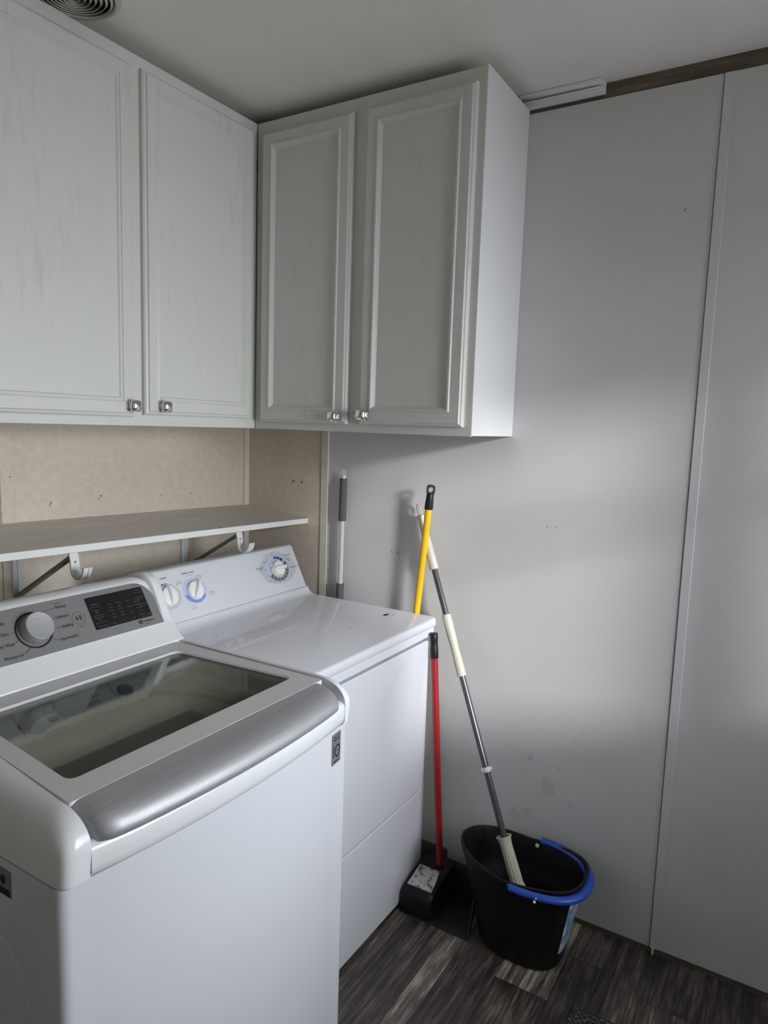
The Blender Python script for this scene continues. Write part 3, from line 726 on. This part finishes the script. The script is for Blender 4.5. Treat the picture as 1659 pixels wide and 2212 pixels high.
for u in (-.152, .055): TP.poly(b, [(u-.0006, .006), (u+.0006, .006), (u+.0006, .064), (u-.0006, .064)], .0012)
obj('tray_lettering', b, M_dark, tray)
b = NB(); text_mesh(b, 'he', .0080, TP.m(-.090, .0243, .0018), 'CENTER', 0); obj('tray_logo_letters', b, M_lidf, tray)
# console
b = NB()
CPr = [(-.5925, .972), (-.5950, .979), (-.5925, .987), (-.580, .996), (-.562, 1.010), (-.551, 1.0195), (-.548, 1.022), (-.487, 1.1155), (-.478, 1.1235), (-.462, 1.1275), (-.430, 1.126), (-.400, 1.115), (-.375, 1.09), (-.375, .955), (-.588, .955)]
Kc = 10; rings = []
CX0, CX1 = -1.512, -.874
for i, (x, s) in enumerate([(CX0, .62), (CX0+.012, .86), (CX0+.028, .965), (CX0+.045, 1), (-1.3, 1), (-1.1, 1), (CX1-.045, 1), (CX1-.028, .965), (CX1-.012, .86), (CX1, .62)]):
    rings.append([(x, -.375+(y+.375)*(1 if z < 1.03 else .9+.1*s), z if z < 1.03 else 1.03+(z-1.03)*s) for y, z in CPr])
loft(b, rings); con = obj('console', b, M_plas, ws, smooth=True, angle=35)
# console end cheeks running down to the deck
def cheek(x0, x1):
    b = NB()
    pc = [(-.375, .955), (-.375, 1.09), (-.400, 1.118), (-.440, 1.131), (-.466, 1.1325), (-.487, 1.1225), (-.500, 1.105), (-.520, 1.068), (-.540, 1.032), (-.562, 1.000), (-.583, .982), (-.595, .976), (-.598, .970), (-.598, .955)]
    s = 1 if x1 > x0 else -1
    rg = [[(x, y+(0 if k in (1, 2) else .004), z-(0 if k in (1, 2) else .006)) for y, z in pc] for k, x in enumerate((x0, x0+.004*s, x1-.007*s, x1))]
    loft(b, rg); return obj('console_end', b, M_plas, ws, smooth=True, angle=50)
cheek(-.893, -.861); cheek(-1.499, -1.529)
CP = Plane((0, -.548, 1.022), (1, 0, 0), (0, .061, .093)); vw = lambda z: (z-1.022)*1.196
def cslab(parent, name, pts, h0, h1, m, **k):
    b = NB(); CP.slab(b, pts, h0, h1); return obj(name, b, m, parent, **k)
PL, PRr = -1.498, -.8955
pp = [(PL, .002), (PRr, .002)]
for k in range(9): a_ = math.radians(90*k/8); pp.append((PRr-.048+.048*math.cos(a_), .116-.050+.050*math.sin(a_)))
for k in range(9): a_ = math.radians(90+90*k/8); pp.append((PL+.048+.048*math.cos(a_), .116-.050+.050*math.sin(a_)))
pan = cslab(con, 'control_panel', pp, -.006, .0022, M_panel, bevel=.0008, seg=1)
disp = cslab(con, 'display', rrect(-1.0, vw(1.0755), .0785, .0395, .003, 3), .001, .0030, M_disp); disp['label'] = 'black glossy display with pale lettering'
b = NB(); ku, kv = -1.213, vw(1.072)
lathe(b, CP.p(ku, kv, .0015), CP.n, [(0, .0405), (.002, .040), (.0022, .037), (0, .036), (0, .001)], 48, False, False); kr = obj('knob_recess', b, M_blk, con, smooth=True)
b = NB(); lathe(b, CP.p(ku, kv, .002), CP.n, [(0, .0325), (.023, .0310), (.0270, .0300), (.0282, .0285), (.0279, .0270), (.0279, .001)], 56, False, True)
kn = obj('selector_knob', b, M_silver, con, smooth=True, angle=30); kn['label'] = 'large round silver cycle knob'
b = NB()
def ct(s, u, z, size, al='LEFT', h=.0031, sx=.76): text_mesh(b, s, size*.80, CP.m(u, vw(z), h), al, 0, sx)
ct('Normal', -1.152, 1.1035, .0135); ct('PermPress', -1.152, 1.1105, .0058); ct('Delicates', -1.158, 1.0845, .0135); ct('Bedding', -1.152, 1.0655, .0135); ct('Downloaded', -1.166, 1.043, .0135)
ct('Heavy Duty', -1.266, 1.0760, .0135, 'RIGHT'); ct('Deep Wash', -1.262, 1.0560, .0135, 'RIGHT'); ct('Waterproof', -1.252, 1.0340, .0135, 'RIGHT'); ct('Bulky', -1.266, 1.0955, .0135, 'RIGHT')
def ln(u0, z0, u1, z1, w=.0005):
    v0, v1 = vw(z0), vw(z1); d = Vector((u1-u0, v1-v0)).normalized(); nx, ny = -d.y*w, d.x*w
    CP.poly(b, [(u0-nx, v0-ny), (u1-nx, v1-ny), (u1+nx, v1+ny), (u0+nx, v0+ny)], .0031)
ln(-1.192, 1.1000, -1.155, 1.1030); ln(-1.172, 1.0835, -1.161, 1.0845); ln(-1.171, 1.0655, -1.154, 1.0655); ln(-1.180, 1.0480, -1.170, 1.0435)
ln(-1.253, 1.0760, -1.263, 1.0760); ln(-1.251, 1.0600, -1.259, 1.0570); ln(-1.232, 1.0435, -1.248, 1.0350)
obj('cycle_lettering', b, M_print, con); b = NB()
u, v = -1.108, vw(1.0740)
CP.poly(b, [(u-.006, v-.006), (u+.001, v), (u-.006, v+.006)], .0031)
for q in (.0025, .0055): CP.poly(b, [(u+q, v-.006), (u+q+.0016, v-.006), (u+q+.0016, v+.006), (u+q, v+.006)], .0031)
ell(b, CP, u, v, .0155, .0155, .0031, 0, 0, 360, .965)
ct('Start/Pause', -1.108, 1.0565, .0052, 'CENTER')
obj('start_pause_mark', b, M_print, con); b = NB()
ct('Wash Performance', -.924, 1.1135, .0052, 'RIGHT'); ct('TrueBalance', -.953, 1.0355, .0105); ct('TM', -.903, 1.0385, .0036); ct('Anti-Vibration', -.950, 1.0295, .0042); ct('Child Lock', -1.035, 1.0355, .0045)
ell(b, CP, -.9605, vw(1.0355), .0055, .0055, .0031, 0, 0, 360, .5)
for a_ in (20, 140, 260): ell(b, CP, -.9605, vw(1.0355), .0055, .0055, .0032, 0, a_, a_+60)
obj('panel_lettering', b, M_print, con)
b = NB()
def cd(s, u, z, size=.0062, al='CENTER'): text_mesh(b, s, size*.78, CP.m(u, vw(z), .0034), al, 0, .95)
for s, u in (('Water Plus', -1.058), ('Temp.', -1.028), ('Spin', -1.000), ('Soil', -.973), ('Special', -.948), ('Signal', -.930+.001)): cd(s, u, 1.0475 if s != 'Special' else 1.0515)
cd('Care', -.948, 1.0455)
for s, z in (('ColdWash', 1.0925), ('Remote', 1.0800), ('Start', 1.0755), ('Delay Wash', 1.0650), ('Set', 1.0600)): cd(s, -1.060, z)
for u, L in ((-1.022, ('Hot', 'Warm', 'Eco Warm', 'Cold', 'Tap Cold')), (-.998, ('Extra High', 'High', 'Medium', 'Low', 'No Spin')), (-.973, ('Heavy', 'o', 'Normal', 'o', 'Light')), (-.948, ('Pre Wash', 'Extra Rinse', 'Fabric Soft.', 'Stain Care', 'Rinse'))):
    for i, s in enumerate(L): cd(s, u, 1.0860-.0066*i, .0052)
for s, z in (('Control Lock', 1.1030), ('Tub Clean', 1.0880), ('Extra Rinse', 1.0730)): cd(s, -.934, z, .0052)
for z in (1.087, 1.0695, 1.0545): CP.bar(b, -1.0755, -1.045, vw(z), .0005, .0034)
for z in (1.0975, 1.0825, 1.0680): CP.bar(b, -.948, -.923, vw(z), .0005, .0034)
for u in (-1.042, -1.013, -.986, -.960, -.938): CP.poly(b, [(u, vw(1.044)), (u+.0005, vw(1.044)), (u+.0005, vw(1.051)), (u, vw(1.051))], .0034)
obj('display_lettering', b, M_printl, disp)
# stickers
FP = Plane((-.9005, WYF-.0018, 0), (1, .13, 0), (0, 0, 1)); FP.o = FP.o+FP.x*.8945+Vector((0, 0, .003))
b = NB(); FP.slab(b, rrect(-.9005, .8475, .0185, .0335, .002, 3), 0, .0006); st = obj('motor_sticker', b, M_stick, ws); st['label'] = 'small grey sticker reading 10'
b = NB()
text_mesh(b, '1', .036, FP.m(-.9125, .8415, .001), 'CENTER', 0, .7, .0006); ell(b, FP, -.8965, .8415, .0115, .0145, .001, 0, 0, 360, .70)
text_mesh(b, 'YEAR', .0052, FP.m(-.8965, .8415, .001), 'CENTER'); text_mesh(b, 'DIRECT DRIVE', .0044, FP.m(-.9005, .8735, .001), 'CENTER', 0, 1, .0001); text_mesh(b, 'MOTOR', .0056, FP.m(-.9005, .8672, .001), 'CENTER', 0, 1.2, .0003)
text_mesh(b, 'WARRANTY', .0046, FP.m(-.9005, .8195, .001), 'CENTER', 0, 1.1, .0002); FP.bar(b, -.915, -.886, .8615, .0006, .001)
obj('sticker_print', b, M_dark, st)
SPl = Plane((WX0, 0, 0), (0, -1, 0), (0, 0, 1))
b = NB(); SPl.slab(b, rrect(.905, .858, .058, .0205, .002, 3), 0, .0006); st = obj('energy_sticker', b, M_stick, ws); st['label'] = 'dark rectangular sticker on the left side'
b = NB(); text_mesh(b, 'INVERTER DD', .008, SPl.m(.905, .868, .001), 'CENTER', 0, 1, .0003); ell(b, SPl, .943, .861, .006, .007, .001)
for i in range(3): SPl.bar(b, .86, .93, .858-.0045*i, .0016, .001)
SPl.slab(b, rrect(.905, .8435, .055, .005, .001, 2), .0007, .001)
obj('sticker_print', b, M_dark, st)

# ------------------------------------------------------------------ mop and broom handles
def eye_cap(b, p, d, r, L, face):
    """plastic hanging cap with an oval eye; p bottom, d up"""
    d = Vector(d).normalized(); face = Vector(face); side = d.cross(face).normalized(); fr = side.cross(d).normalized()
    lathe(b, p, d, [(0, r*1.15), (.003, r*1.18), (L*.35, r*1.12), (L*.36, r*1.04), (L*.62, r), (L*.66, r*.85)], 20)
    c = Vector(p)+d*(L*.80); n = 24; t = r*.42
    def R(a, bb, k): return [c+side*a*math.cos(2*PI*i/n)*(1)+d*bb*math.sin(2*PI*i/n)+fr*k for i in range(n)]
    def S(k):
        o_ = []
        for i in range(n):
            a = 2*PI*i/n; cc, ss = math.cos(a), math.sin(a); rr = 1/((abs(cc)**4+abs(ss)**4)**.25); o_.append(c+side*r*1.12*cc*rr+d*L*.20*ss*rr+fr*k)
        return o_
    rg = [S(-t), S(t), R(r*.72, L*.115, t), R(r*.72, L*.115, -t)]
    V = [[b.verts.new(q) for q in x] for x in rg]
    for q in range(4):
        A, B = V[q], V[(q+1) % 4]
        for i in range(n): b.faces.new((A[i], A[(i+1) % n], B[(i+1) % n], B[i]))
def loop(b, p, d, w, h, r, side):
    d = Vector(d).normalized(); s = Vector(side).normalized(); p = Vector(p)
    pts = [p+s*(w*math.sin(t))+d*(h/2-h/2*math.cos(t)) for t in [2*PI*i/24 for i in range(1, 24)]]
    tube(b, [p+s*(w*.2)-d*.002]+pts+[p-s*(w*.2)-d*.002], r, 8)
CAMV = Vector((-.75, -.60, 0)).normalized()
# grey mop handle behind the dryer
g0, g1 = Vector((-.030, -.4625, .004)), Vector((-.024, -.4705, 1.352))
L = lambda t: g0+(g1-g0)*t
zt_ = lambda z: L((z-.004)/1.348)
gd = (g1-g0).normalized()
gm = thing('mop', 'pale grey mop pole with dark foam grip and hanging loop standing behind the dryer', 'mop', tuple(g0))
b = NB(); tube(b, [g0, zt_(1.345)], .0085, 16); obj('pole', b, M_gpole, gm, smooth=True)
b = NB(); lathe(b, zt_(1.182), gd, [(0, .0128), (.002, .0135), (.149, .0128), (.151, .0115)], 24); obj('foam_grip', b, M_gfoam, gm, smooth=True, angle=50)
b = NB(); lathe(b, zt_(.80), gd, [(0, .0125), (.002, .0135), (.152, .0135), (.154, .012)], 24); obj('foam_grip', b, M_gfoam, gm, smooth=True, angle=50)
b = NB(); loop(b, zt_(1.333), gd, .0045, .030, .0022, (.55, -.83, 0)); obj('hanging_loop', b, M_gpole, gm, smooth=True)
# yellow broom handle behind the dryer edge
g0, g1 = Vector((-.0435, -.719, .003)), Vector((-.0660, -.8362, 1.263)); gd = (g1-g0).normalized()
yb = thing('broom', 'yellow broom pole with black eyelet cap leaning in the gap between dryer and wall', 'broom', tuple(g0))
b = NB(); tube(b, [g0, g1], .0112, 20); obj('pole', b, M_yell, yb, smooth=True)
b = NB(); eye_cap(b, g1-gd*.003, gd, .0118, .080, (CAMV.x, CAMV.y, 0)); obj('end_cap', b, M_blk, yb, smooth=True, angle=40)
# grey mop with cream grips standing in the bucket
top, bot = Vector((-.024, -.7825, 1.236)), Vector((-.170, -1.253, .130))
md = (top-bot).normalized(); ML = (top-bot).length
mz = lambda z: bot+(top-bot)*((z-bot.z)/(top.z-bot.z))
mp_ = thing('mop', 'dark grey metal mop with cream grips leaning from the black bucket to the wall', 'mop', tuple(bot))
b = NB(); tube(b, [mz(.27), mz(1.23)], .0098, 20); obj('pole', b, M_pole, mp_, smooth=True)
b = NB(); lathe(b, mz(1.062), md, [(0, .0148), (.002, .0155), (.06, .0145), (.175, .0112), (.178, .0125), (.184, .0122), (.187, .006)], 24)
obj('upper_grip', b, M_cream, mp_, smooth=True, angle=40)['label'] = 'cream upper grip'
b = NB(); k_ = (mz(.925)-mz(.742)).length
lathe(b, mz(.742), md, [(0, .0128), (.001, .0145), (k_*.30, .0140), (k_*.45, .0128), (k_*.58, .0142), (k_*.9, .0150), (k_-.001, .0140), (k_, .012)], 24)
obj('middle_grip', b, M_cream, mp_, smooth=True, angle=40)['label'] = 'cream middle grip'
b = NB(); lathe(b, mz(.471), md, [(0, .0115), (.001, .0125), (.014, .0125), (.015, .0115)], 20)
cl = mz(.478); sd = md.cross(Vector((CAMV.x, CAMV.y, 0))).normalized()
tube(b, [cl-sd*.016, cl+sd*.018], .006, 10); lathe(b, cl-CAMV*.0125, (-CAMV), [(0, .0035), (.002, .003)], 12)
obj('clip', b, M_brk, mp_, smooth=True, angle=40)['label'] = 'white plastic clip'
b = NB(); loop(b, mz(1.234)+md*.0, md, .0065, .034, .0022, (.55, -.83, 0)); obj('hanging_loop', b, M_cream, mp_, smooth=True)
# ribbed cream socket
b = NB(); cb, ctp = mz(.155)+Vector((-.004, -.006, 0)), mz(.297); cd_ = (ctp-cb).normalized(); LL = (ctp-cb).length; u_, v_ = frame_of(cd_); rings = []
nn_ = 72
for t, r, rib in ((0, .025, 0), (.10, .0225, 0), (.16, .0195, 0), (.17, .0195, 1), (.72, .0182, 1), (.73, .0182, 0), (.86, .0184, 0), (.95, .0205, 0), (.985, .0235, 0), (1.0, .0235, 0), (1.0, .0200, 0), (.90, .0115, 0)):
    rings.append([cb+cd_*LL*t+(u_*math.cos(2*PI*i/nn_)+v_*math.sin(2*PI*i/nn_))*(r-(.0016 if rib and i % 6 < 2 else 0)) for i in range(nn_)])
loft(b, rings); obj('ribbed_socket', b, M_cream, mp_, smooth=True, angle=30)['label'] = 'ribbed cream socket'
b = NB(); hb = mz(.155)+Vector((-.004, -.006, 0))
lathe(b, (hb.x+.002, hb.y-.004, .022), (hb-Vector((hb.x+.002, hb.y-.004, .022))), [(0, .040), (.02, .052), (.06, .050), (.10, .034), (.138, .021)], 20)
obj('mop_head', b, M_gfoam, mp_, smooth=True)

# ------------------------------------------------------------------ bucket
BC = (-.172, -1.255)
def bucket_ring(z, inset=0):
    t = z/.268
    cx = -.180+(.008*t); cy = -1.266+.011*t
    hx = (.092+.028*t)-inset; hy = (.123+.058*t)-inset
    out = []; n = 72
    for i in range(n):
        a = 2*PI*i/n; c, s = math.cos(a), math.sin(a); p = 2.9
        r = 1/((abs(c)**p+abs(s)**p)**(1/p))
        x, y = hx*c*r, hy*s*r
        yy = y/hy
        w = 1-.22*max(0, yy)**1.6          # narrows to a pouring end at the back left
        y += .010*t*max(0, 1-abs(x)/(hx*.7)) if yy > .8 else 0
        dz = (.014*max(0, yy)**2+.004*max(0, -yy)**3-.010*max(0, 1-abs(yy-.1)*1.6)) * t**4
        out.append((cx+x*w, cy+y, z+dz))
    return out
bk = thing('mop_bucket', 'black plastic mop bucket with a blue bail handle on the floor by the right wall', 'bucket', (-.18, -1.262, 0))
b = NB()
rg = [bucket_ring(.001, .012), bucket_ring(.003, .004), bucket_ring(.012, 0)]+[bucket_ring(z) for z in (.06, .12, .18, .235)]
rg += [bucket_ring(.236, -.003), bucket_ring(.262, -.006), bucket_ring(.268, -.005), bucket_ring(.268, .002), bucket_ring(.262, .004), bucket_ring(.20, .004), bucket_ring(.155, .004), bucket_ring(.150, .008), bucket_ring(.06, .008), bucket_ring(.012, .010)]
loft(b, rg); obj('pail', b, M_bckt, bk, smooth=True, angle=45)
# blue bail: pivots at mid length on both sides, lies around the near end
b = NB(); pts = []; rr = []
for i in range(45):
    a = PI*i/44; c, s = math.cos(a), math.sin(a); p = 2.5
    r = 1/((abs(c)**p+abs(s)**p)**(1/p))
    x = -.180-.134*c*r; y = -1.268-.178*s*r
    z = .260-.010*math.sin(a)**2
    pts.append((x, y, z)); rr.append(.0115+.0035*max(0, s)**3)
tube(b, pts, rr, 14, flat=.62 if False else .8, up=(0, 0, 1))
ba = obj('bail_handle', b, M_blue, bk, smooth=True); ba['label'] = 'blue plastic bail handle with white paint specks'
b = NB()
for (x, y, z, r) in ((-.335, -1.345, .2568, .0042), (-.329, -1.347, .2635, .0022)):
    lathe(b, (x+.006, y, z-.0005), (-.55, -.2, .8), [(0, r), (.0045, r*.8)], 10)
obj('paint_specks', b, M_shedge, ba)
# label on the near end of the pail
b = NB(); R0, R1 = bucket_ring(.055, -.0008), bucket_ring(.225, -.0008); idx = [i for i in range(72) if R1[i][1] < -1.415 and R1[i][0] < -.145]
idx = sorted(idx, key=lambda i: R1[i][0])
va = [b.verts.new(R0[i]) for i in idx]; vb = [b.verts.new(R1[i]) for i in idx]
for i in range(len(idx)-1): b.faces.new((va[i], va[i+1], vb[i+1], vb[i]))
obj('label_sticker', b, M_blabel, bk)['label'] = 'blue and white paper label'
for s in (-1, 1):
    b = NB(); lathe(b, (-.172+s*.118, -1.262, .250), (s, 0, 0), [(0, .009), (.010, .009), (.012, .007)], 16); obj('pivot', b, M_blue, bk, smooth=True, angle=40)
b = NB(); lathe(b, (-.067, -1.262, .252), (-1, 0, 0), [(0, .006), (.0035, .005)], 12); obj('rivet', b, M_brk, bk)

# ------------------------------------------------------------------ dustpan with red handle
dp = thing('dustpan', 'black upright dustpan with a long red handle and paper label in front of the dryer', 'dustpan', (-.17, -1.01, 0))
b = NB()
Y0, Y1 = -1.132, -.892
# base plate, slightly ramped lip
loft(b, [[(x, y+(.048*(x+.266)/.171 if y < -1.1 else 0), z) for x, z in ((-.266, .001), (-.262, .0035), (-.235, .007), (-.095, .010), (-.095, .003), (-.235, .001))] for y in (Y0, Y1)])
# back wall and right (near) cheek
prism(b, [(-.098, .002), (-.088, .002), (-.078, .105), (-.086, .112), (-.090, .105)], 1, Y0+.050, Y1)
for ya, yb2 in ((Y0, Y0+.006),):
    loft(b, [[(x, y+.048*(x+.262)/.171, z) for x, z in ((-.262, .002), (-.088, .002), (-.078, .100), (-.095, .112), (-.150, .080), (-.205, .036), (-.262, .008))] for y in (ya, yb2)])
obj('pan', b, M_blk, dp, bevel=.0012)
# hood over the left (far) half, carries the label
b = NB()
h0, h1 = Y1-.105, Y1
hood = [(-.262, .002), (-.264, .012), (-.258, .062), (-.252, .072), (-.240, .080), (-.150, .104), (-.095, .112), (-.082, .108), (-.085, .002)]
rg = [[(x+dx, y, z*s) for x, z in hood] for y, s, dx in ((h1, .94, .004), (h1-.006, 1, 0), (h0+.02, 1, 0), (h0, .93, .012))]
loft(b, rg); hd = obj('hood', b, M_blk, dp, bevel=.002)
b = NB(); q = Plane((-.240, h1-.012, .0808), (0, -1, 0), (.090, 0, .024))
q.slab(b, [(0, .004), (.085, .004), (.080, .05), (.072, .088), (0, .088)], .0002, .0009); obj('label_sticker', b, M_label, hd)['label'] = 'torn white and red paper label'
b = NB()
for k in range(9):
    x = -.225+.014*k; box(b, x, x+.006, h0-.012, h0+.004, .030+.006*k*.9, .034+.006*k*.9)
obj('comb_teeth', b, M_blk, hd)
# socket and handle
s0, s1 = Vector((-.133, -.966, .100)), Vector((-.118, -.9005, .872)); sd_ = (s1-s0).normalized()
b = NB(); lathe(b, s0-sd_*.06, sd_, [(0, .030), (.03, .024), (.06, .0155), (.075, .0140)], 20); obj('socket', b, M_blk, dp, smooth=True, angle=40)
b = NB(); tube(b, [s0+sd_*.003, s0+(s1-s0)*.90], .0112, 20); hn = obj('handle', b, M_red, dp, smooth=True); hn['label'] = 'long red handle'
b = NB(); lathe(b, s0+(s1-s0)*.897, sd_, [(0, .0125), (.003, .0132), (.035, .0128), (.038, .0120), (.055, .0118), (.060, .0128), (.078, .0128), (.081, .0105), (.081, .004)], 20)
ec = obj('end_cap', b, M_blk, dp, smooth=True, angle=40); ec['label'] = 'black end cap'




# ------------------------------------------------------------------ woven mat at the lower edge
b = NB(); prism(b, [(-1.15, -2.1), (-.321, -2.1), (-.321, -1.467), (-1.15, -1.467)], 2, .0008, .007)
tag(obj('floor_mat', b, M_mat, loc=(-.73, -1.78, .0008), bevel=.002), 'dark brown woven mat corner on the floor in front of the bucket', 'mat')
